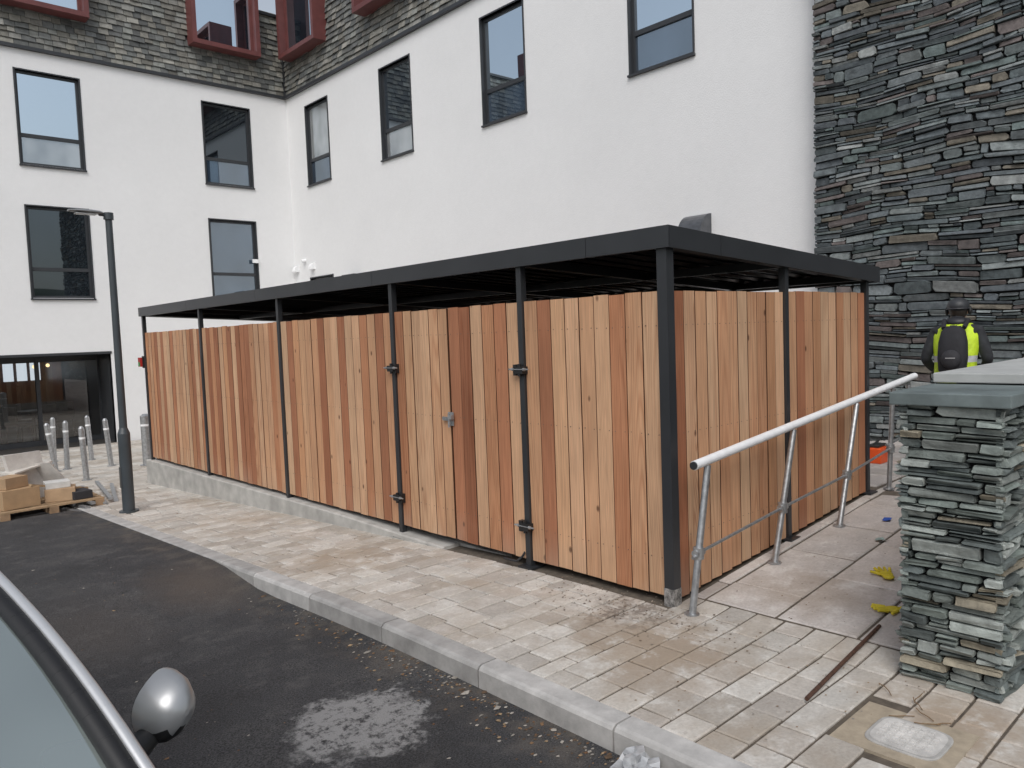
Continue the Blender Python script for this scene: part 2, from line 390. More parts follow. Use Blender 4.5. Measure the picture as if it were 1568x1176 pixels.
for x,y in ((4.3,2.7),(3.2,2.6)): mb.tube((x,Yw+y,-.56),(x,Yw+y,.18),.04); mb.tube((x,Yw+y,.18),(x,Yw+y,.21),.4,n=20)
mb.build("dining_chairs",[simple("chair_dark",(.05,.035,.03),.5,0,0)],B)
mb=MB(); pbox(mb,PL,-8,5.52,1.60,1.66,-.02,.05); pbox(mb,PL,-10,Xw-.03,8.46,8.53,-.09,.05); pbox(mb,PR,4.6,Yw-.1,8.46,8.53,-.09,.05)
mb.box(Xw-.075,Xw-.002,Yw-.075,Yw-.002,8.47,10.62)
mb.build("flashing_trims",[M_ANTH2],B)
# slates
SLT=[(.165,.17,.16),(.20,.20,.185),(.135,.142,.138),(.25,.245,.22),(.185,.192,.178),(.11,.115,.113),(.21,.205,.18),(.155,.15,.133)]
DL=[(7.81,9.60),(3.62,5.45),(-.55,1.3),(-4.7,-2.9)]; DR=[(17.77,19.70),(14.0,15.93),(10.3,12.2),(6.6,8.5)]
def slates(P,u0,u1,v0,v1,dorm,name):
    mb=MB(); v=v0
    mb.quad(P(u0,v0,.0),P(u1,v0,.0),P(u1,v1,.0),P(u0,v1,.0),(.03,.03,.03))
    while v<v1-.02:
        h=.135*ru(.92,1.08); u=u0-ru(0,.2)
        while u<u1:
            w=ru(.14,.30); a,b=max(u,u0),min(u+w,u1); u+=w
            if b-a<.03: continue
            if any(d[0]+.05<(a+b)/2<d[1]-.05 and v>9.4 for d in dorm): continue
            c=random.choice(SLT); k=ru(.7,1.3); j=ru(-.014,.014); d0=-.040-ru(0,.022); g=.005
            hh=h*1.25
            vs=[P(a+g,v+j,d0),P(b-g,v+j+ru(-.008,.008),d0-ru(-.008,.008)),P(b-g,v+hh,-.008),P(a+g,v+hh,-.008),P(a+g,v+j,d0+.02),P(b-g,v+j,d0+.02)]
            mb.add(vs,[(0,1,2,3),(0,4,5,1),(0,3,4),(1,5,2)],tuple(q*k for q in c))
        v+=h
    return mb.build(name,[M_SLATE],B)
slates(PL,-10,Xw-.06,8.53,10.62,DL,"slate_hanging_left"); slates(PR,4.7,Yw-.06,8.53,10.62,DR,"slate_hanging_right")
mb=MB()
pbox(mb,PL,-10,Xw+.1,10.63,10.70,-.09,.5); pbox(mb,PR,4.6,Yw-.1,10.63,10.70,-.09,.5)
mb.quad((-10,Yw+.5,10.7),(16,Yw+.5,10.7),(16,Yw+3,12.0),(-10,Yw+3,12.0),mat=1)
mb.quad((Xw+.5,4.6,10.7),(Xw+.5,Yw+.5,10.7),(Xw+3,Yw+3,12.0),(Xw+3,4.6,12.0),mat=1)
mb.quad((Xw,4.6,zb),(Xw+8,4.6,zb),(Xw+8,4.6,10.62),(Xw,4.6,10.62),mat=2)
mb.build("roof",[M_ANTH2,simple("roof_slate",(.10,.105,.11),.7,0,.2,6,.3),M_WHITE],B)
def dormer(P,u0,u1,name,g):
    mb=MB(); v0,v1=9.35,11.75; t=.11; a,b=-.40,.3
    pbox(mb,P,u0,u0+t,v0,v1,a,b); pbox(mb,P,u1-t,u1,v0,v1,a,b); pbox(mb,P,u0+t,u1-t,v0,v0+t,a+.002,b); pbox(mb,P,u0+t,u1-t,v1-t,v1,a+.002,b)
    d=-.16; f=.07
    pbox(mb,P,u0+t,u0+t+f,v0+t,v1-t,d-.03,d+.03); pbox(mb,P,u1-t-f,u1-t,v0+t,v1-t,d-.03,d+.03)
    pbox(mb,P,u0+t+f,u1-t-f,v0+t,v0+t+f,d-.03,d+.03); pbox(mb,P,u0+t+f,u1-t-f,v1-t-f,v1-t,d-.03,d+.03)
    mb.quad(P(u0+t,v0+t,d),P(u1-t,v0+t,d),P(u1-t,v1-t,d),P(u0+t,v1-t,d),mat=1)
    mb.build(name,[M_RED,g],B)
for i,d in enumerate(DL): dormer(PL,*d,"dormer_left.%03d"%i,G_BR)
for i,d in enumerate(DR): dormer(PR,*d,"dormer_right.%03d"%i,G_MID)
# wall vents and small fittings
mb=MB()
def cowl(y,z,w,h,dep,mat):
    rings=[]
    for yy in (y-w/2,y+w/2):
        ring=[(Xw-.001,yy,z)]
        for k in range(9):
            a=math.pi/2*k/8; ring.append((Xw-dep*math.sin(a)*.98,yy,z+h*math.cos(a)))
        ring.append((Xw-dep,yy,z-.05)); ring.append((Xw-.001,yy,z-.05)); rings.append(ring)
    mb.loft(rings,mat=mat,smooth=False)
cowl(6.85,3.12,.42,.33,.32,1)
for y in (20.0,19.1): cowl(y,3.72,.16,.12,.14,0)
mb.tube((Xw,19.55,3.95),(Xw-.12,19.55,3.93),.05)
mb.box(9.2,9.35,Yw-.06,Yw-.001,3.9,4.0)
mb.box(Xw-.22,Xw-.001,16.7,17.3,3.28,3.36,mat=1)
mb.build("wall_vents",[M_WRAP,simple("vent_grey",(.10,.105,.115),.35,.3,.2,10)],B)
# ------------------------------------------------------------------ stone walling
def stones(mb,O,U,V,N,W,H,hr,lr,dr,pal,wob=.02,gap=.006,split=.35,big=0):
    O,U,V,N=map(Vector,(O,U,V,N)); s0=rnd()*50
    wf=lambda u,v: wob*(math.sin(u*1.9+v*1.3+s0)+.6*math.sin(u*4.7-v*2.9+s0*2)) *min(1,v/.3)
    def one(ua,ub,va,vb):
        w=ub-ua; h=vb-va; d=ru(*dr); c=random.choice(pal); kk=ru(.60,1.32); c=tuple(q*kk for q in c)
        e=min(.22*w,ru(.05,.9)*h)
        # flat bedded slate: near-rectangular with broken, angular ends
        out=[(e*ru(0,.3),ru(.1,.3)),(e*ru(.2,1),0),(w-e*ru(.2,1),ru(0,.06)),(w-e*ru(0,.3),ru(.1,.4)),(w-e*ru(0,.4),ru(.6,.92)),(w-e*ru(.1,1),ru(.95,1)),(e*ru(.1,1),ru(.94,1)),(e*ru(0,.4),ru(.6,.9))]
        back=[];front=[];mid=[]
        tu,tv=ru(-.016,.016),ru(-.008,.010)
        for (x,y) in out:
            uu=ua+x; vv=va+y*h+wf(uu,va+y*h)
            b_=O+U*uu+V*vv; back.append(b_)
            ins=min(.06*h,.005)
            fx=uu+( ins if x<w*.5 else -ins); fy=vv+(ins if y<.5 else -ins)
            front.append(O+U*fx+V*fy+N*(d+tu*(x/w-.5)*2+tv*(y-.5)*2+ru(-.004,.004)))
            mid.append(b_+N*(d-ru(.004,.009)))
        vs=back+mid+front; fs=[tuple(range(16,24))]
        for i in range(8):
            j=(i+1)%8; fs+= [(i,j,8+j,8+i),(8+i,8+j,16+j,16+i)]
        mb.add(vs,fs,c)
    v=0
    while v<H:
        h=ru(*hr)
        if big and rnd()<big: h*=1.5
        if v+h>H-.02: h=H-v
        u=-ru(0,lr[0])
        while u<W:
            l=ru(*lr)*(1.0 if rnd()>.25 else .5); a,b=max(u,0),min(u+l,W); u+=l
            if b-a<.04: continue
            g=gap*ru(.5,1.6)
            if h>hr[0]*1.35 and rnd()<split:
                m=v+h*ru(.36,.64); one(a+g/2,b-g/2,v+g/2,m-g/2)
                if b-a>.22 and rnd()<.5:
                    q=a+(b-a)*ru(.35,.65); one(a+g/2,q-g/2,m+g/2,v+h-g/2); one(q+g/2,b-g/2,m+g/2,v+h-g/2)
                else: one(a+g/2,b-g/2,m+g/2,v+h-g/2)
            else: one(a+g/2,b-g/2,v+g/2,v+h-g/2)
        v+=h
SP=[(.110,.128,.138),(.145,.165,.172),(.090,.104,.115),(.185,.208,.208),(.125,.158,.155),(.165,.15,.122),(.100,.122,.128),(.25,.266,.262),(.130,.112,.108),(.135,.158,.168),(.16,.188,.188)]
mb=MB(); mb.box(10.24,11.2,-4,4.87,-.3,9.2,mat=1)
stones(mb,(10.24,-4,0),(0,1,0),(0,0,1),(-1,0,0),8.88,9.2,(.045,.115),(.16,.62),(.03,.08),SP,.024,.008,.55,.10)
mb.build("stone_clad_wall",[M_STONE,M_DARK])
SP2=[(.160,.188,.172),(.205,.235,.218),(.130,.152,.147),(.265,.29,.27),(.18,.205,.19),(.23,.205,.155),(.11,.13,.127),(.31,.335,.315)]
WLL=empty("stone_gate_pillar")
mb=MB(); x0,x1,y0,y1=3.76,4.25,.97,1.40
mb.box(x0+.04,x1-.04,y0+.04,y1-.04,-.05,1.30,mat=1)
hr=(.020,.050); lr=(.10,.32); dr=(.018,.055)
for O,U,N,W in (((x0+.035,y0,0),(0,1,0),(-1,0,0),y1-y0),((x0,y0+.035,0),(1,0,0),(0,-1,0),x1-x0),((x0,y1-.035,0),(1,0,0),(0,1,0),x1-x0),((x1-.035,y0,0),(0,1,0),(1,0,0),y1-y0)):
    stones(mb,O,U,(0,0,1),N,W,1.30,hr,lr,dr,SP2,.006,.007,.25,.16)
mb.build("pillar_stones",[M_STONE,M_DARK],WLL)
mb=MB(); mb.box(x0-.035,x1+.03,y0-.035,y1+.035,1.305,1.365)
mb.build("slate_cap",[simple("cap_slate",(.14,.17,.17),.6,0,.25,7,.35)],WLL,.006)
LOW=empty("stone_boundary_wall")
mb=MB(); mb.box(4.29,9.0,y0+.06,y1-.06,-.05,1.36,mat=1)
stones(mb,(4.29,y1-.055,0),(1,0,0),(0,0,1),(0,1,0),4.7,1.36,(.03,.07),lr,dr,SP2,.006,.006,.3)
stones(mb,(4.29,y0+.055,0),(1,0,0),(0,0,1),(0,-1,0),4.7,1.36,(.03,.07),lr,dr,SP2,.006,.006,.3)
mb.build("wall_stones",[M_STONE,M_DARK],LOW)
mb=MB()
for k in range(6): mb.box(4.285+k*.8,4.285+k*.8+.79,y0-.02,y1+.03,1.37,1.42)
mb.build("coping",[simple("pale_coping",(.42,.43,.42),.75,0,.12,6,.2)],LOW,.006)
# ------------------------------------------------------------------ timber bin store
S=empty("timber_bin_store")
yposts=[4.03,5.67,7.85,10.08]
def ztop(x): return 2.31-.05*(x-3.8)
post=MB()
def vpost(x0,x1,y0,y1,zb,plate=True):
    post.box(x0,x1,y0,y1,zb,ztop((x0+x1)/2)-.125)
    if plate: post.box(x0-.045,x1+.045,y0-.045,y1+.045,zb-.002,zb+.012)
vpost(3.815,3.887,2.738,2.81,.10,False)
for y in yposts: vpost(3.822,3.872,y-.025,y+.025,zp(y))
vpost(3.822,3.872,12.29,12.34,-.36,False)
for x in (5.29,6.69): vpost(x-.025,x+.025,2.745,2.795,zpav(x,2.77))
for y in yposts+[12.3]: vpost(6.67,6.72,y-.025,y+.025,-.4,False)
post.build("steel_posts",[M_ANTH],S)
mb=MB(); mb.box(3.813,3.889,2.736,2.812,-.012,.101); mb.build("corner_post_foot",[simple("scuffed_paint",(.24,.23,.22),.7,.1,.8,40,.2)],S)
# roof
mb=MB(); rx0,rx1,ry0,ry1=3.79,6.84,2.70,12.36
def rz(x): return 2.31-.05*(x-3.79)
def fascia(p0,p1,n):
    (xa,ya),(xb,yb)=p0,p1; nx,ny=n; t=.012
    mb.add([(xa,ya,rz(xa)),(xb,yb,rz(xb)),(xb,yb,rz(xb)-.13),(xa,ya,rz(xa)-.13),(xa-nx*t,ya-ny*t,rz(xa)),(xb-nx*t,yb-ny*t,rz(xb)),(xb-nx*t,yb-ny*t,rz(xb)-.13),(xa-nx*t,ya-ny*t,rz(xa)-.13)],
           [(0,1,2,3),(4,5,6,7),(0,1,5,4),(3,2,6,7),(0,3,7,4),(1,2,6,5)])
segs=[2.70,3.35,5.9,8.3,10.4,12.36]
for a,b in zip(segs,segs[1:]): fascia((rx0,a+.002),(rx0,b-.002),(-1,0)); fascia((rx1,a+.002),(rx1,b-.002),(1,0))
for a,b in ((rx0+.013,4.35),(4.354,rx1-.013)): fascia((a,ry0),(b,ry0),(0,-1)); fascia((a,ry1),(b,ry1),(0,1))
def slab(dz0,dz1,mat):
    a,b,c,d=rx0+.014,rx1-.014,ry0+.014,ry1-.014
    mb.add([(a,c,rz(a)+dz0),(b,c,rz(b)+dz0),(b,d,rz(b)+dz0),(a,d,rz(a)+dz0),(a,c,rz(a)+dz1),(b,c,rz(b)+dz1),(b,d,rz(b)+dz1),(a,d,rz(a)+dz1)],
      [(0,3,2,1),(4,5,6,7),(0,1,5,4),(1,2,6,5),(2,3,7,6),(3,0,4,7)],mat=mat)
slab(-.035,-.012,0)
y=ry0+.1
while y<ry1-.1:
    mb.add([(rx0+.02,y,rz(rx0)-.055),(rx1-.02,y,rz(rx1)-.055),(rx1-.02,y+.03,rz(rx1)-.036),(rx0+.02,y+.03,rz(rx0)-.036),(rx0+.02,y+.09,rz(rx0)-.036),(rx1-.02,y+.09,rz(rx1)-.036),(rx1-.02,y+.12,rz(rx1)-.055),(rx0+.02,y+.12,rz(rx0)-.055)],[(0,1,2,3),(4,5,6,7)])
    y+=.2
for y in [2.78]+yposts+[12.28]:
    mb.add([(xx,yy,rz(xx)+zz) for yy in (y-.03,y+.03) for xx in (rx0+.03,rx1-.03) for zz in (-.122,-.058)],[(0,1,3,2),(4,5,7,6),(0,2,6,4),(1,3,7,5)])
for x in (3.83,5.3,6.66): mb.box(x,x+.055,ry0+.02,ry1-.02,rz(x)-.121,rz(x)-.062)
mb.build("roof_canopy",[M_ANTH],S)
# boards
WC=[(.62,.37,.215),(.66,.415,.255),(.55,.295,.16),(.58,.33,.19),(.40,.175,.095),(.48,.225,.12),(.64,.39,.235),(.60,.345,.20),(.68,.44,.275),(.52,.26,.14),(.61,.36,.215),(.36,.15,.08),(.46,.205,.11),(.65,.40,.245),(.57,.31,.175),(.62,.36,.21)]
mb=MB(); scr=MB()
last=[None]
def wcol(): 
    c=random.choice(WC)
    if c is last[0]: c=random.choice(WC)
    last[0]=c; k=ru(.88,1.05); return (c[0]*k,c[1]*k,c[2]*k,rnd())
GP=.0036
def bays(a0,a1,nom=.130):
    n=max(1,round((a1-a0)/nom)); w=(a1-a0)/n; return [(a0+i*w+GP,a0+(i+1)*w-GP) for i in range(n)]
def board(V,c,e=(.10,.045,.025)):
    """V = 8 corners, first 4 bottom. faces: 0 front etc.; side faces coloured darker to paint in the shadow line between boards"""
    dk=(*e,c[3])  # shade of the board gaps put into the side face colour
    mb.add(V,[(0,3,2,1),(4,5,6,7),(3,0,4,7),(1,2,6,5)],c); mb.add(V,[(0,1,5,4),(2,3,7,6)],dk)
def baylong(y0,y1,x,zb,zt,t=.021,scr_on=True):
    for a,b in bays(y0,y1):
        j=ru(-.003,.003); k=ru(-.002,.002)
        z0,z1=zb+ru(-.004,.004),zt+ru(-.004,.004)
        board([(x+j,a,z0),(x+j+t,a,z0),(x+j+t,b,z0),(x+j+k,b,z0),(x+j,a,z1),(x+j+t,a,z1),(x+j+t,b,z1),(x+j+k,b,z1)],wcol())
        if scr_on:
            for z in (.28,1.05,1.72):
                for yy in (a+.022,b-.022): scr.tube((x+j-.002,yy,z+ru(-.006,.006)),(x+j+.002,yy,z),.0034,n=6)
ZB=.04
for a,b in ((2.815,4.003),(4.057,4.895),(4.905,5.643),(5.697,7.823),(7.877,10.053),(10.107,12.287)): baylong(a,b,3.842,ZB,1.93)
def bayshort(x0,x1,y,zt):
    for a,b in bays(x0,x1):
        j=y+ru(-.003,.003); zb=zpav((a+b)/2,2.77)+.02; z1=zt+ru(-.004,.004)
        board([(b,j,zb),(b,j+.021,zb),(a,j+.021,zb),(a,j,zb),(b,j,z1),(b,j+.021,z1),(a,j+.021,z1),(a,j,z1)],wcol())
        for z in (.4,1.05,1.72):
            for xx in (a+.022,b-.022): scr.tube((xx,j-.002,z),(xx,j+.001,z),.0034,n=6)
bayshort(3.892,5.262,2.762,1.93); bayshort(5.318,6.662,2.762,1.94)
for a,b in zip([2.81]+yposts,yposts+[12.26]): baylong(a+.04,b-.04,6.68,.0,1.93,scr_on=False)
n0=20
for i in range(n0):
    w=(6.65-3.9)/n0; mb.box(3.9+i*w+.002,3.9+(i+1)*w-.002,12.29,12.311,-.05,1.93,wcol())
mb.build("cedar_boards",[M_WOOD],S)
scr.build("screws",[simple("screw_dark",(.16,.12,.09),.5,.3,0)],S)
mb=MB()
for z in (.26,1.03,1.70):
    for a,b in ((2.83,3.995),(4.065,4.89),(4.91,5.635),(5.705,7.815),(7.885,10.045),(10.115,12.265)): mb.box(3.872,3.91,a,b,z,z+.05)
    mb.box(3.93,5.255,2.792,2.83,z+.1,z+.15); mb.box(5.325,6.655,2.792,2.83,z+.1,z+.15)
mb.build("fence_rails",[M_ANTH],S)
mb=MB()
def hinge(y,z,s):
    mb.box(3.785,3.840,y-.045,y+.045,z-.026,z+.026,mat=0)
    mb.box(3.80,3.838,y+s*.05-.018,y+s*.05+.018,z-.04,z+.04,mat=0)
    mb.tube((3.80,y,z-.045),(3.80,y,z+.045),.014,mat=0)
    mb.tube((3.79,y-.10,z+.006),(3.79,y+.10,z+.006),.006,mat=1); mb.tube((3.79,y-.065,z+.006),(3.79,y-.05,z+.006),.013,n=6,mat=1); mb.tube((3.79,y+.055,z+.006),(3.79,y+.07,z+.006),.013,n=6,mat=1)
for z in (1.44,.29): hinge(4.03,z,1); hinge(5.67,z,-1)
mb.box(3.832,3.8365,4.86,4.93,.98,1.09,mat=1); mb.box(3.815,3.831,4.865,4.985,1.02,1.05,mat=1); mb.tube((3.80,4.88,.97),(3.80,4.88,1.08),.009,mat=1); mb.box(3.8,3.830,4.85,4.875,1.035,1.07,mat=1)
mb.build("gate_ironmongery",[simple("black_iron",(.015,.015,.016),.45,0,0),M_GALV],S)
# plinth
mb=MB(); n=30; rr=[]
for k in range(n+1):
    y=5.0+(12.42-5.0)*k/n; t=-.002-.03*(1-sm(5.0,7.0,y))
    rr.append([(3.775,y,zp(y)-.06),(3.778,y,t-.012),(3.79,y,t),(3.95,y,t),(3.95,y,zp(y)-.06)])
mb.loft(rr,smooth=False)
mb.box(3.95,6.74,12.27,12.42,-.45,-.01); mb.box(6.70,6.78,2.84,12.2,-.35,-.01)
mb.build("concrete_plinth",[M_CONC],S)
mb=MB(); mb.box(3.955,6.69,2.84,12.26,-.09,-.03); mb.build("store_floor",[M_CONC],S)
mb=MB(); mb.box(3.77,3.815,12.36,12.46,1.42,1.56,(.4,.02,.02)); mb.box(3.765,3.77,12.375,12.445,1.43,1.49,(.05,.25,.08)); mb.box(3.80,3.86,12.342,12.37,1.40,1.58,(.02,.02,.02))
mb.build("call_point",[attrmat("call_point_plastic",.4,.05,5,0)],S)
mb=MB(); pts=[(3.83,4.3,.0),(3.80,4.22,.012),(3.79,4.12,.02),(3.81,4.08,.06),(3.87,4.1,.09)]
for a,b in zip(pts,pts[1:]): mb.tube(a,b,.009)
mb.build("cable",[M_ANTH],S)
# ------------------------------------------------------------------ handrail
H=empty("handrail"); mb=MB()
def zr(x): return zpav(x,2.5)
ra=Vector((3.83,2.585,.885)); rb=Vector((7.45,2.64,1.185))
mb.tube(ra,rb,.028,mat=1,n=18); 
mb.tube(ra-(rb-ra).normalized()*.012,ra+(rb-ra).normalized()*.03,.024,mat=2)
def stan(bx,by,tx,ty):
    b=Vector((bx,by,zr(bx)-.02)); k=(tx-ra.x)/(rb.x-ra.x); t=Vector((tx,ty,ra.z+(rb.z-ra.z)*k-.03))
    mb.tube(b,t,.021,mat=0); 
    c=b+(t-b)*.42; mb.tube(c-Vector((0,0,.035)),c+Vector((0,0,.035)),.032,mat=0); mb.tube(c-Vector((.04,.0,0)),c+Vector((.04,.0,.004)),.024,mat=0)
    mb.tube((bx,by,zr(bx)-.004),(bx,by,zr(bx)+.008),.045,mat=0)
    return c
cs=[stan(3.78,2.59,3.98,2.59),stan(4.80,2.61,5.08,2.60),stan(5.74,2.58,6.14,2.61),stan(6.9,2.66,6.92,2.63)]
for a,b in zip(cs,cs[1:]): mb.tube(a,b,.010,mat=0)
mb.tube(cs[0]-Vector((.06,0,.02)),cs[0]-Vector((0,0,0)),.012,mat=0)
mb.tube((6.82,2.66,1.13),(7.35,2.66,1.13),.02,mat=0); mb.tube((6.85,2.66,.62),(7.4,2.66,.66),.012,mat=0); mb.tube((7.35,2.66,.2),(7.35,2.66,1.14),.02,mat=0)
mb.build("rail_and_stanchions",[M_GALV,M_WRAP,M_ANTH],H)
# ------------------------------------------------------------------ street lamp
lx,ly=2.77,9.87; lz=zp(ly); LT=3.22
mb=MB(); 
mb.tube((lx,ly,lz-.02),(lx,ly,lz+.95),.070); mb.tube((lx,ly,lz+.95),(lx,ly,lz+1.02),.070,.045); mb.tube((lx,ly,lz+1.02),(lx,ly,LT),.045,.038)
mb.tube((lx,ly,LT),(lx,ly,LT+.08),.055); mb.tube((lx,ly,lz),(lx,ly,lz+.02),.11)
mb.tube((lx,ly,LT+.05),(lx-.10,ly,LT+.06),.022)
rings=[]
for k,(u,w,h) in enumerate(((-.06,.03,.02),(-.10,.075,.028),(-.20,.095,.032),(-.33,.09,.024),(-.42,.055,.012))):
    rings.append([(lx+u,ly+w*math.cos(a),LT+.065-u*.03+h*math.sin(a)*(1 if math.sin(a)>0 else .5)) for a in [2*math.pi*i/14 for i in range(14)]])
mb.loft(rings,mat=2)
mb.box(lx-.35,lx-.13,ly-.06,ly+.06,LT+.045,LT+.054,mat=1)
mb.box(lx-.073,lx-.055,ly-.03,ly+.03,lz+.3,lz+.55)
mb.build("street_lamp",[M_LAMP,M_LENS,simple("lamp_head_grey",(.25,.26,.27),.4,.2,0)])
# ------------------------------------------------------------------ bollards
def bollard(x,y,lean,h=.85,r=.045):
    mb=MB(); z=zp(y); t=Vector((x+lean[0],y+lean[1],z+h)); b=Vector((x,y,z-.02)); d=(t-b)
    mb.tube(b,t,r); mb.tube(t,t+d.normalized()*.035,r,r*.45); mb.tube(b,b+d.normalized()*.035,r*1.6)
    mb.tube(b+d*.80,b+d*.84,r*1.04,mat=1)
    return mb.build("bollard",[M_GALV,M_WRAP])
for x,y,l in ((3.2,15.5,(-.10,0)),(3.42,15.7,(.02,.02)),(3.26,13.75,(-.03,.0)),(4.1,16.8,(-.03,.03)),(4.05,15.3,(-.06,0)),(3.55,17.3,(.02,0))): bollard(x,y,l)
bollard(4.5,14.7,(0,0),.90,.085)
# ------------------------------------------------------------------ manhole
mb=MB(); mx0,my0,mx1,my1=3.0,.96,3.40,1.40
mb.box(mx0,mx1,my0,my1,-.03,.0005,(.38,.32,.24)); 
n=32; cx,cy=3.195,1.16
def sq(a,e,s): 
    c,si=math.cos(a),math.sin(a); return (cx+s*math.copysign(abs(c)**e,c),cy+s*math.copysign(abs(si)**e,si)*1.08)
r=[[(*sq(2*math.pi*i/n,.45,ss),zz) for i in range(n)] for ss,zz in ((.134,0),(.134,.004),(.130,.007))]
mb.loft(r,(.40,.39,.37),smooth=False)
r=[[(*sq(2*math.pi*i/n,.45,ss),zz) for i in range(n)] for ss,zz in ((.118,.004),(.118,.009))]
mb.loft(r,(.54,.525,.50),smooth=False)
for i in range(7):
    for j in range(7):
        if (i in(0,6)) and (j in (0,6)): continue
        xx=cx-.087+i*.029; yy=cy-.093+j*.031; mb.box(xx-.009,xx+.009,yy-.010,yy+.010,.009,.013,(.60,.585,.56))
mb.build("manhole_cover",[attrmat("cast_cover",.7,.2,14,.3)])
# ------------------------------------------------------------------ loose things
mb=MB(); a=Vector((3.21,1.60,.013)); b=Vector((4.22,1.68,.035)); mb.tube(a,b,.010,n=8); mb.build("steel_bar",[simple("rust",(.09,.045,.03),.8,.2,.4,40,.4)])
mb=MB()
for _ in range(7):
    x,y=ru(3.3,3.6),ru(1.05,1.40); a=ru(0,3.14); p=Vector((x,y,.008))
    for k in range(3):
        q=p+Vector((math.cos(a)*.035,math.sin(a)*.035,ru(-.001,.004))); mb.tube(p,q,.0022,n=5); p=q; a+=ru(-.5,.5)
mb.build("dry_twigs",[simple("twig",(.20,.13,.07),.9,0,0)])
def glove(x,y,rot,name="work_glove"):
    mb=MB(); z=zpav(x,y)+.012; R=Matrix.Rotation(rot,3,'Z'); c=Vector((x,y,z)); col=(.62,.50,.03)
    mb.ball(c,(.05,.042,.014),col,R=R); mb.ball(c+R@Vector((-.065,0,.002)),(.035,.036,.014),col,R=R)
    for k,(o,l,a) in enumerate(((-.032,.062,-.2),(-.012,.072,-.05),(.010,.068,.1),(.030,.055,.3))):
        p=c+R@Vector((.035,o,0)); q=p+R@Vector((l*math.cos(a),l*math.sin(a),.006)); mb.tube(p,q,.011,.009,8,col); mb.ball(q,.0095,col,n=8,m=5)
    p=c+R@Vector((-.01,.035,0)); q=p+R@Vector((.035,.045,.004)); mb.tube(p,q,.011,.009,8,col); mb.ball(q,.0095,col,n=8,m=5)
    mb.build(name,[attrmat("glove_rubber",.6,.2,20,.3)])
glove(4.95,1.93,.6); glove(4.46,1.70,2.2)
mb=MB()
for (x,y,c) in ((6.0,2.33,(.03,.08,.35)),(5.55,2.2,(.25,.32,.30))):
    z=zpav(x,y)+.006; vs=[(x+ru(.02,.055)*math.cos(t),y+ru(.02,.055)*math.sin(t),z+ru(0,.02)) for t in np.arange(0,6.2,.8)]
    mb.add(vs,[tuple(range(len(vs)))],c)
mb.build("plastic_scraps",[attrmat("scrap_plastic",.4,.1,5,0)])
mb=MB(); zz=zpav(8.2,3.3); mb.box(8.1,8.4,3.2,3.4,zz,zz+.16,(.75,.10,.02)); mb.box(8.14,8.36,3.24,3.36,zz+.16,zz+.19,(.03,.03,.03)); mb.tube((8.17,3.3,zz+.19),(8.33,3.3,zz+.23),.012,col=(.03,.03,.03)); mb.build("tool_case",[attrmat("tool_plastic",.45,.1,5,0)],None,.01)
# leaf litter / grit
mb=MB()
LC=[(.15,.08,.04),(.20,.12,.065),(.10,.065,.04),(.28,.20,.12),(.34,.31,.27),(.25,.23,.20)]
def bit(x,y,z,s,c):
    a=ru(0,6.28); n=random.choice((4,5,6)); vs=[(x+s*ru(.5,1)*math.cos(a+k*6.283/n),y+s*.7*ru(.5,1)*math.sin(a+k*6.283/n),z+ru(.001,.3*s)) for k in range(n)]
    mb.add(vs+[(x,y,z+s*ru(.2,.5))],[(k,(k+1)%n,n) for k in range(n)],c)
for _ in range(700):
    y=random.choice((ru(.6,5.5),ru(1.5,4.0))); x=2.44-abs(random.gauss(0,.13)); 
    if x<1.7: continue
    bit(x,y,zroad(y),ru(.003,.016)*(1 if rnd()<.90 else 2.1),random.choice(LC))
for _ in range(420):
    x,y=ru(.6,2.4),ru(1.5,8); bit(x,y,zroad(y)-.004,ru(.003,.010)*(1 if rnd()<.93 else 2.2),random.choice(LC[3:]+LC[:2]))
for _ in range(380):
    x,y=random.gauss(3.60,.14),random.gauss(2.95,.45); bit(x,y,zpav(x,y)+.001,ru(.003,.014),random.choice([(.12,.09,.07),(.2,.15,.11),(.3,.25,.2)]))
for _ in range(240):
    x,y=ru(2.7,6.2),ru(1.2,2.6); bit(x,y,zpav(x,y)+.001,ru(.003,.010),random.choice(LC))
for _ in range(90):
    y=ru(5.5,12.3); x=ru(2.7,3.75); bit(x,y,zpav(x,y)+.001,ru(.004,.015),random.choice(LC))
mb.build("leaf_litter",[attrmat("litter",.9,.2,30,.0)])
def crumple(name,c,r,mat,seed,amp=.35):
    bm=bmesh.new(); bmesh.ops.create_icosphere(bm,subdivisions=3,radius=1)
    for v in bm.verts:
        n=mn.noise(v.co*2.1+Vector((seed,0,0)))+.5*mn.noise(v.co*5+Vector((0,seed,0)))
        v.co*=1+amp*n*1.6; v.co=Vector((v.co.x*r[0],v.co.y*r[1],max(v.co.z*r[2],-r[2]*.55)))
    me=bpy.data.meshes.new(name); bm.to_mesh(me); bm.free(); me.materials.append(mat); o=bpy.data.objects.new(name,me); o.location=c; COL.objects.link(o)
crumple("crumpled_plastic_bag",(2.36,1.90,-.075),(.09,.07,.05),simple("bag_plastic",(.40,.41,.42),.25,0,.3,20),3,.6)
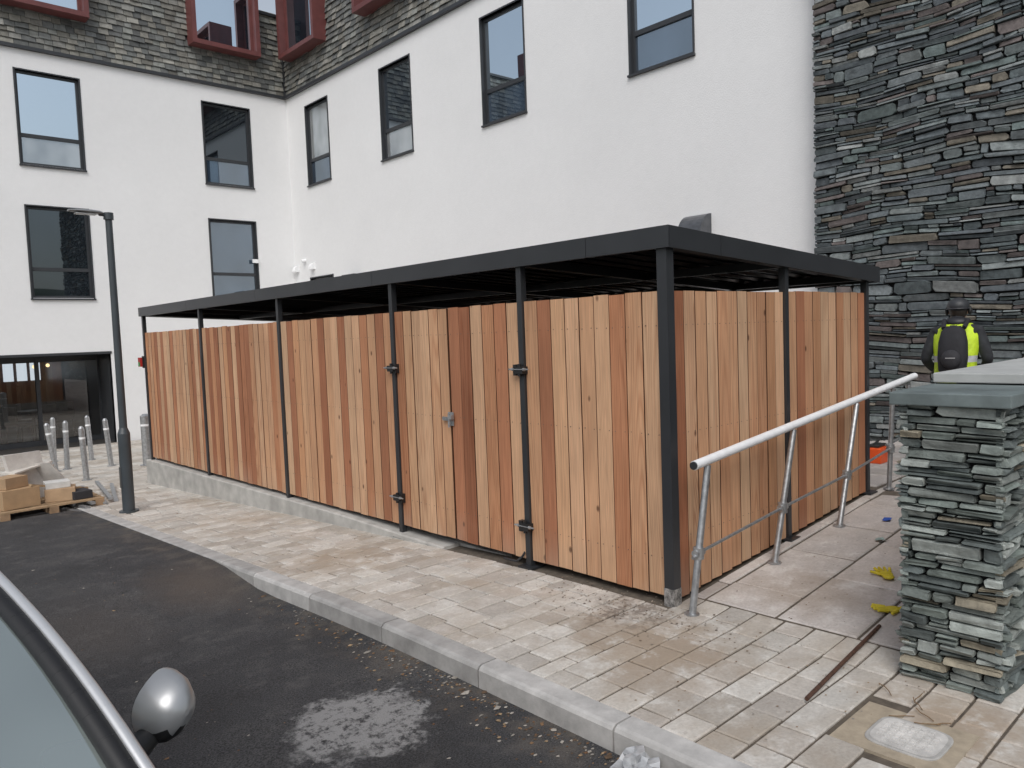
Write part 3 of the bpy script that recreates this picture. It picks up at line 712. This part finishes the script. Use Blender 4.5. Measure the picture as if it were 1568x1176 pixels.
# ------------------------------------------------------------------ materials heap at left
PLT=empty("loaded_pallet",(.42,.15,0)); mb=MB(); g=zp(11.3)-.01
def rb2(m,x,y,z,dx,dy,dz,rot,col,mat=0):
    R=Matrix.Rotation(rot,3,'Z'); m.obox(Vector((x,y,z)),R@Vector((dx,0,0)),R@Vector((0,dy,0)),(0,0,dz),col,mat)
for k in range(8): rb2(mb,1.2,10.7+k*.155,g+.10,1.15,.10,.02,.03,(.35,.24,.14))
for k in range(3): rb2(mb,1.2+k*.52,10.7,g,.10,1.2,.10,.03,(.30,.20,.12))
mb.build("pallet",[attrmat("pallet_wood",.85,.25,10,.3)],PLT)
mb=MB(); CB=(.42,.28,.16)
rb2(mb,1.25,10.80,g+.122,.42,.36,.24,.2,CB); rb2(mb,1.72,10.95,g+.122,.34,.30,.16,-.25,(.45,.31,.19)); rb2(mb,1.30,10.85,g+.365,.30,.26,.14,.5,(.40,.27,.16)); rb2(mb,1.74,10.97,g+.284,.28,.25,.08,-.1,(.6,.6,.58)); rb2(mb,2.02,10.80,g+.124,.22,.3,.10,.1,(.03,.03,.035))
rb2(mb,1.45,11.45,g+.124,.4,.3,.3,.3,(.46,.33,.2))
mb.build("cardboard_boxes",[attrmat("cardboard",.85,.12,8,.1)],PLT,.004)
mb=MB()
mb.obox((1.50,11.35,g+.12),(.42,.15,0),(-.03,.02,.0),(-.12,-.05,.62),(.62,.60,.57)); mb.obox((1.85,11.55,g+.12),(.34,-.25,.0),(.02,.03,0),(-.32,.0,.46),(.55,.53,.50)); mb.obox((1.45,11.15,g+.5),(.5,.35,.06),(-.12,.2,0),(0,0,.02),(.60,.57,.52))
mb.obox((1.55,10.9,g+.37),(.75,.5,-.22),(.02,-.04,0),(0,0,.03),(.45,.33,.2)); mb.obox((1.35,11.2,g+.47),(.7,.9,-.05),(.03,-.03,0),(0,0,.03),(.4,.3,.19))
mb.build("leaning_boards",[attrmat("board_white",.7,.15,8,.1)],PLT)
mb=MB()
for k in range(7): rb2(mb,2.0+k*.08,10.5+.05*k,g+.035*(k%3),.05,1.6,.03,.25-.08*k,(.5,.5,.5))
mb.build("metal_channels",[M_GALV],PLT)
# ------------------------------------------------------------------ car
M_PAINT=simple("silver_paint",(.36,.37,.38),.36,.5,0,3,0,.35)
M_RUB=simple("black_trim",(.012,.012,.013),.5,0,0)
M_CGL=glass("car_glass",.42,(.22,.26,.245),.008,(.95,1,.98),.06)
M_TYRE=simple("tyre",(.02,.02,.02),.85,0,0)
CAR=empty("parked_car")
def ring(y,w,zt,zbelt,zb=.22,crown=.03):
    h=[(0,zb),(w*.80,zb),(w*.95,zb+.06),(w,.48),(w*.985,.66),(w*.94,zbelt-.03),(w*.90,zbelt),(w*.70,zt-.015),(w*.4,zt+crown*.6),(0,zt+crown)]
    return [(x,y,z) for x,z in h]+[(-x,y,z) for x,z in h[::-1][1:-1]]
sec=[(-1.16,.55,.55,.50,.32,.0),(-1.12,.70,.66,.60,.26,.01),(-1.0,.80,.74,.69,.22,.02),(-.7,.86,.83,.77,.22,.03),(-.3,.87,.90,.83,.22,.03),(.05,.875,.94,.87,.22,.02),(.6,.875,.92,.895,.22,.0),(1.6,.875,.93,.91,.22,0),(2.3,.87,.93,.915,.22,0),(2.65,.84,.93,.91,.24,0),(2.82,.78,.86,.84,.28,0),(2.88,.68,.72,.70,.34,0)]
mb=MB(); mb.loft([ring(*s) for s in sec]); mb.build("body_shell",[M_PAINT],CAR)
A0=Vector((.785,-.0,.955));A1=Vector((.66,.79,1.315));B1=Vector((.66,2.15,1.35));B0=Vector((.76,2.72,.93))
def curve(a,b,bul,n=10):
    return [a+(b-a)*t+Vector(bul)*math.sin(math.pi*t) for t in [i/n for i in range(n+1)]]
ap=curve(A0,A1,(.012,-.03,.022)); apl=[Vector((-p.x,p.y,p.z)) for p in ap]
mb=MB()
rows=[]
for i,(p,q) in enumerate(zip(ap,apl)):
    row=[]; 
    for k in range(11):
        t=k/10; s=math.sin(math.pi*t); fwd=-(.20*(1-i/10)+.10*(i/10)); row.append(p+(q-p)*t+Vector((0,fwd*s,.045*s*(i/10)+.01*s)))
    rows.append(row)
mb.loft(rows,mat=1,cap=False,closed=False)
rr=[]
for t in [i/8 for i in range(9)]:
    p=A1+(B1-A1)*t+Vector((0,0,.05*math.sin(math.pi*t))); row=[]
    for k in range(11):
        u=k/10; s=math.sin(math.pi*u); row.append(Vector((p.x*(1-2*u),p.y-(.10*s if t==0 else .0)*(1-t),p.z+.055*s)))
    rr.append(row)
mb.loft(rr,mat=0,cap=False,closed=False)
rw=[]
for t in [i/6 for i in range(7)]:
    p=B1+(B0-B1)*t+Vector((0,.04,.02))*math.sin(math.pi*t); rw.append([Vector((p.x*(1-2*k/10),p.y+.10*math.sin(math.pi*k/10),p.z+.05*(1-t)*math.sin(math.pi*k/10))) for k in range(11)])
mb.loft(rw,mat=1,cap=False,closed=False)
for sgn in (1,-1):
    top=[Vector((sgn*A1.x,A1.y,A1.z))+ (Vector((sgn*B1.x,B1.y,B1.z))-Vector((sgn*A1.x,A1.y,A1.z)))*t+Vector((0,0,.05*math.sin(math.pi*t))) for t in [i/8 for i in range(9)]]
    vs=[Vector((sgn*p.x,p.y,p.z)) for p in ap]+top[1:]+[Vector((sgn*(B1.x+(B0.x-B1.x)*t),B1.y+(B0.y-B1.y)*t,B1.z+(B0.z-B1.z)*t)) for t in (.25,.5,.75,1)]
    bottom=[Vector((sgn*.80,v.y,.90)) for v in vs]
    n=len(vs)
    mb.add(vs+bottom,[(i,i+1,n+i+1,n+i) for i in range(n-1)],mat=1)
    P=[Vector((sgn*p.x,p.y,p.z)) for p in curve(A0+Vector((.01,-.10,-.055)),A1,(.012,-.03,.022),14)]+top[1:]
    for a,b in zip(P,P[1:]):
        mb.tube(a+Vector((-sgn*.028,-.008,.006)),b+Vector((-sgn*.028,-.008,.006)),.024,mat=2,cap=False,n=10)
        mb.tube(a+Vector((sgn*.004,0,.014)),b+Vector((sgn*.004,0,.014)),.0155,mat=3,cap=False,n=10)
        mb.tube(a+Vector((sgn*.020,.008,-.004)),b+Vector((sgn*.020,.008,-.004)),.010,mat=2,cap=False,n=10)
    mb.obox((sgn*.735,1.30,.90),(0,.09,0),(-sgn*.07,0,.44),(sgn*.012,0,.0),mat=2)
mb.tube((.55,-.13,.965),(-.05,-.02,1.02),.009,mat=2); mb.tube((.60,-.16,.95),(.25,-.07,.985),.013,mat=2)
mb.build("greenhouse",[M_PAINT,M_CGL,M_RUB,simple("bright_trim",(.62,.63,.64),.3,.5,0)],CAR)
mb=MB()
for sx in (1,-1):
    c=Vector((sx*.955,.285,.935))
    R=Matrix.Rotation(sx*.30,3,'Z')@Matrix.Rotation(-sx*.30,3,'Y')
    rings=[]; q=.84
    for yy,sc_ in ((-.085,.10),(-.078,.38),(-.060,.66),(-.03,.87),(.01,.98),(.035,1.0),(.05,.97)):
        rg=[]
        for i in range(24):
            a=2*math.pi*i/24; ca,sa=math.cos(a),math.sin(a)
            ex=math.copysign(abs(ca)**.8,ca)*.086*sc_; ez=math.copysign(abs(sa)**.8,sa)*.082*sc_
            rg.append(c+R@Vector((ex,yy,ez+(ex*sx)*.3))*q)
        rings.append(rg)
    b0=len(mb.f); mb.loft(rings,mat=0)
    for fi in range(b0,len(mb.f)):
        zc=sum(mb.v[i][2] for i in mb.f[fi])/len(mb.f[fi])
        if zc<c.z-.038: mb.m[fi]=1
    mb.add([rings[-1][i]+Vector((0,.002,0)) for i in range(24)],[tuple(range(24))],mat=1)
    mb.add([c+R@Vector((math.cos(2*math.pi*i/20)*.070,.054,math.sin(2*math.pi*i/20)*.062))*q+Vector((0,.003,0)) for i in range(20)],[tuple(range(20))],mat=2)
    mb.tube(c+Vector((-sx*.03,0,-.045)),Vector((sx*.80,.24,.84)),.026,.042,mat=1)
mb.build("wing_mirrors",[M_PAINT,M_RUB,G_BR],CAR)
mb=MB()
for sx in (1,-1):
    for yy in (-.55,2.05):
        mb.tube((sx*.68,yy,.31),(sx*.882,yy,.31),.31,n=32,mat=0); mb.tube((sx*.88,yy,.31),(sx*.888,yy,.31),.21,n=24,mat=1)
        mb.tube((sx*.86,yy,.33),(sx*.879,yy,.33),.36,n=32,mat=0)
    mb.ball((sx*.66,-1.02,.62),(.14,.09,.07),mat=2); mb.box(sx*.70-.08,sx*.70+.08,2.80,2.87,.62,.80,mat=3)
mb.box(-.45,.45,-1.175,-1.12,.34,.46,mat=0); mb.box(-.26,.26,-1.185,-1.16,.40,.51,mat=2)
mb.build("wheels_and_lights",[M_TYRE,M_STEEL,M_LENS,simple("tail_red",(.4,.02,.02),.2,0,0)],CAR)
CAR.location=(-.248-.085,1.616-.02,-.118); CAR.rotation_euler=(0,0,math.radians(4))
# ------------------------------------------------------------------ worker
def worker(loc,face):
    E=empty("construction_worker"); 
    J={'pel':(0,0,.90,.135,.11),'wa':(0,.01,1.05,.14,.105),'ch':(0,.06,1.24,.165,.12),'sh':(0,.10,1.36,.13,.10),'nk':(0,.13,1.43,.06,.06),'hd':(0,.17,1.50,.07,.075),
       'hpl':(-.09,0,.86,.10,.10),'knl':(-.11,.05,.48,.065,.07),'anl':(-.12,-.03,.09,.05,.055),'tol':(-.13,.14,.04,.045,.035),
       'hpr':(.09,0,.86,.10,.10),'knr':(.11,.10,.48,.065,.07),'anr':(.12,.10,.09,.05,.055),'tor':(.13,.27,.04,.045,.035),
       'sl':(-.18,.09,1.34,.068,.068),'el':(-.265,.02,1.08,.052,.052),'wl':(-.21,.22,.96,.038,.038),
       'sr':(.18,.09,1.34,.068,.068),'er':(.27,.03,1.08,.052,.052),'wr':(.21,.24,.98,.038,.038)}
    ed=[('pel','wa'),('wa','ch'),('ch','sh'),('sh','nk'),('nk','hd'),('pel','hpl'),('hpl','knl'),('knl','anl'),('anl','tol'),('pel','hpr'),('hpr','knr'),('knr','anr'),('anr','tor'),('sh','sl'),('sl','el'),('el','wl'),('sh','sr'),('sr','er'),('er','wr')]
    ks=list(J); me=bpy.data.meshes.new("body"); me.from_pydata([J[k][:3] for k in ks],[(ks.index(a),ks.index(b)) for a,b in ed],[])
    o=bpy.data.objects.new("clothed_body",me); COL.objects.link(o); o.parent=E
    sk=o.modifiers.new("skin","SKIN")
    for i,k in enumerate(ks):
        me.skin_vertices[0].data[i].radius=J[k][3:5]; me.skin_vertices[0].data[i].use_root=(k=='pel')
    sb=o.modifiers.new("sub","SUBSURF"); sb.levels=2; sb.render_levels=2; sk.use_smooth_shade=True
    me.materials.append(simple("work_clothes",(.024,.026,.030),.85,0,.35,15,.8,None,18))
    mb=MB(); YE=(.55,.74,.03); GR=(.55,.56,.57)
    prof=[(.86,0,.185,.140),(.95,.0,.182,.137),(1.05,.01,.18,.135),(1.055,.01,.181,.136),(1.11,.02,.184,.137),(1.115,.02,.185,.138),(1.2,.05,.198,.142),(1.30,.08,.205,.142),(1.37,.10,.19,.13),(1.425,.12,.12,.10)]
    rings=[[Vector((w*math.copysign(abs(math.cos(a))**.8,math.cos(a)),cy+d*math.sin(a),z)) for a in [2*math.pi*i/24 for i in range(24)]] for z,cy,w,d in prof]
    for a,b,c in ((0,3,YE),(3,5,GR),(5,9,YE)): mb.loft(rings[a:b+1],c,cap=False)
    mb.build("hi_vis_vest",[attrmat("hi_vis",.6,.2,9,.6,12,.03)],E)
    mb=MB(); BK=(.018,.018,.022)
    rg=[]
    for z,w,d in ((.95,.08,.07),(.98,.115,.10),(1.10,.125,.125),(1.25,.12,.12),(1.35,.10,.09),(1.40,.06,.05)):
        cy=-.15+(z-1.1)*.16; rg.append([Vector((w*math.copysign(abs(math.cos(a))**.6,math.cos(a)),cy+d*math.copysign(abs(math.sin(a))**.6,math.sin(a))*.8,z)) for a in [2*math.pi*i/20 for i in range(20)]])
    mb.loft(rg,BK)
    mb.ball((0,-.255,1.09),(.085,.045,.09),(.03,.03,.035)); 
    for s in (1,-1):
        pts=[(s*.085,-.09,1.38),(s*.10,.05,1.455),(s*.11,.20,1.38),(s*.12,.21,1.22),(s*.14,.10,1.05)]
        for a,b in zip(pts,pts[1:]): mb.tube(a,b,.02,col=BK)
    mb.tube((-.03,-.10,1.40),(.03,-.10,1.40),.008,col=BK); mb.box(-.04,.04,-.30,-.294,1.10,1.108,(.4,.4,.4))
    mb.build("backpack",[attrmat("pack_fabric",.8,.2,20,.4)],E)
    mb=MB(); SK=(.45,.27,.19); hc=Vector((0,.19,1.545))
    mb.ball(hc,(.075,.092,.11),SK,n=20,m=14); mb.ball(hc+Vector((0,.095,-.01)),(.012,.02,.022),SK)
    for s in (1,-1):
        mb.ball(hc+Vector((s*.076,-.0,-.005)),(.012,.02,.03),SK); mb.ball(hc+Vector((s*.03,.083,.012)),(.012,.008,.007),(.05,.04,.03))
    mb.tube(hc+Vector((-.022,.083,-.05)),hc+Vector((.022,.083,-.05)),.005,col=(.30,.10,.09))
    mb.ball(hc+Vector((0,-.02,.01)),(.082,.088,.105),(.03,.022,.016),n=18)
    mb.ball(hc+Vector((0,-.005,.045)),(.098,.118,.085),(.035,.037,.042),n=20,m=12)
    rg=[[hc+Vector((math.cos(a)*r*.98,math.sin(a)*r*1.2,z)) for a in [2*math.pi*i/24 for i in range(24)]] for r,z in ((.097,.03),(.108,.022),(.108,.014),(.095,.014))]
    mb.loft(rg,(.03,.03,.035),cap=False)
    for s in (1,-1): mb.ball(hc+Vector((s*.098,.0,-.0)),(.02,.032,.042),(.02,.02,.02))
    mb.ball(Vector((0,.10,1.43)),(.115,.10,.06),(.02,.021,.025))
    mb.build("head_and_helmet",[attrmat("worker_head",.5,.1,15,0)],E)
    mb=MB(); 
    for s,w in ((-1,Vector((-.21,.22,.96))),(1,Vector((.21,.24,.98)))):
        d=Vector((-s*.35,.9,-.25)).normalized(); side=d.cross(Vector((0,0,1))).normalized(); c=w+d*.05
        mb.ball(c,(.036,.045,.026),(.05,.05,.05))
        for k,l in enumerate((.062,.072,.068,.052)):
            p=c+d*.035+side*(k-1.5)*.018; q=p+d*l*.55+Vector((0,0,-.008)); r=q+d*l*.3+Vector((0,0,-.03)); mb.tube(p,q,.010,.009,8,(.05,.05,.05)); mb.tube(q,r,.009,.007,8,(.05,.05,.05))
        p=c-side*.03*1; q=p+d*.035-side*.02; mb.tube(p,q,.011,.009,8,(.05,.05,.05))
    mb.build("gloved_hands",[attrmat("glove_dark",.7,.1,15,0)],E)
    E.location=loc; E.rotation_euler=(0,0,face)
worker((8.15,2.52,zpav(8.15,2.52)-.005),math.radians(17-90-8))
# ------------------------------------------------------------------ unseen hills added to darken window reflections; opposite building
mb=MB(); n=96; vs=[];fs=[]
for i in range(n):
    a=2*math.pi*i/n; h=14+16*abs(mn.noise(Vector((math.cos(a)*2,math.sin(a)*2,3))))+6*mn.noise(Vector((math.cos(a)*7,math.sin(a)*7,1)))
    for r,z in ((110,-1),(150,h*.6),(210,h)): vs.append((r*math.cos(a),r*math.sin(a),z))
for i in range(n):
    j=(i+1)%n
    for k in range(2): fs.append((i*3+k,j*3+k,j*3+k+1,i*3+k+1))
mb.add(vs,fs,(1,1,1,1),0,True); mb.build("reflection_hills",[simple("added_hillside",(.06,.08,.045),.95,0,.4,.05)])
OB=empty("terraced_house"); mb=MB()
mb.box(-30,-4,-24,-15,-1,5.5,mat=0); mb.add([(-30.4,-24.4,5.5),(-3.6,-24.4,5.5),(-3.6,-14.6,5.5),(-30.4,-14.6,5.5),(-30.4,-19.5,9),(-3.6,-19.5,9)],[(0,1,5,4),(2,3,4,5),(1,2,5),(3,0,4)],mat=1)
for k in range(7):
    for z in (0.6,3.3): mb.box(-28+k*3.4,-26.8+k*3.4,-15.02,-14.97,z,z+1.3,mat=2)
mb.build("house_body",[simple("grey_stone_house",(.20,.19,.18),.9,0,.3,3),simple("roof_tiles",(.06,.062,.07),.8),M_DARK],OB)

# ------------------------------------------------------------------ light
w=bpy.data.worlds.new("World"); SC.world=w; w.use_nodes=True; nt=w.node_tree
bg=nt.nodes["Background"]; sky=nt.nodes.new("ShaderNodeTexSky"); sky.sky_type='NISHITA'; sky.sun_disc=False
sky.sun_elevation=math.radians(48); sky.sun_rotation=math.radians(228); sky.air_density=1.3; sky.dust_density=3.0; sky.ozone_density=1.5
hs=nt.nodes.new("ShaderNodeHueSaturation"); hs.inputs["Saturation"].default_value=.45; hs.inputs["Value"].default_value=1.0
nt.links.new(sky.outputs[0],hs.inputs["Color"]); nt.links.new(hs.outputs[0],bg.inputs[0]); bg.inputs[1].default_value=.145
ld=bpy.data.lights.new("sun","SUN"); ld.energy=1.15; ld.angle=math.radians(35); ld.color=(1,.98,.96)
lo=bpy.data.objects.new("sun",ld); COL.objects.link(lo)
e=math.radians(48); az=math.radians(228); D=Vector((math.sin(az)*math.cos(e),math.cos(az)*math.cos(e),math.sin(e)))
lo.rotation_euler=D.to_track_quat('Z','Y').to_euler()
# ------------------------------------------------------------------ camera
cd=bpy.data.cameras.new("cam"); co=bpy.data.objects.new("camera",cd); COL.objects.link(co); SC.camera=co
az,p,r=[math.radians(a) for a in (47.268,3.698,2.150)]
F=Vector((math.cos(az)*math.cos(p),math.sin(az)*math.cos(p),-math.sin(p))); r0=Vector((math.sin(az),-math.cos(az),0)); u0=r0.cross(F)
Rt=r0*math.cos(r)-u0*math.sin(r); U=u0*math.cos(r)+r0*math.sin(r)
m=Matrix((( Rt.x,U.x,-F.x,0),(Rt.y,U.y,-F.y,0),(Rt.z,U.z,-F.z,1.7),(0,0,0,1)))
co.matrix_world=m
cd.sensor_width=36; cd.lens=36*1174.8/1568; cd.clip_start=.05; cd.clip_end=2000
SC.view_settings.view_transform='Standard'; SC.view_settings.look='None'; SC.view_settings.exposure=0
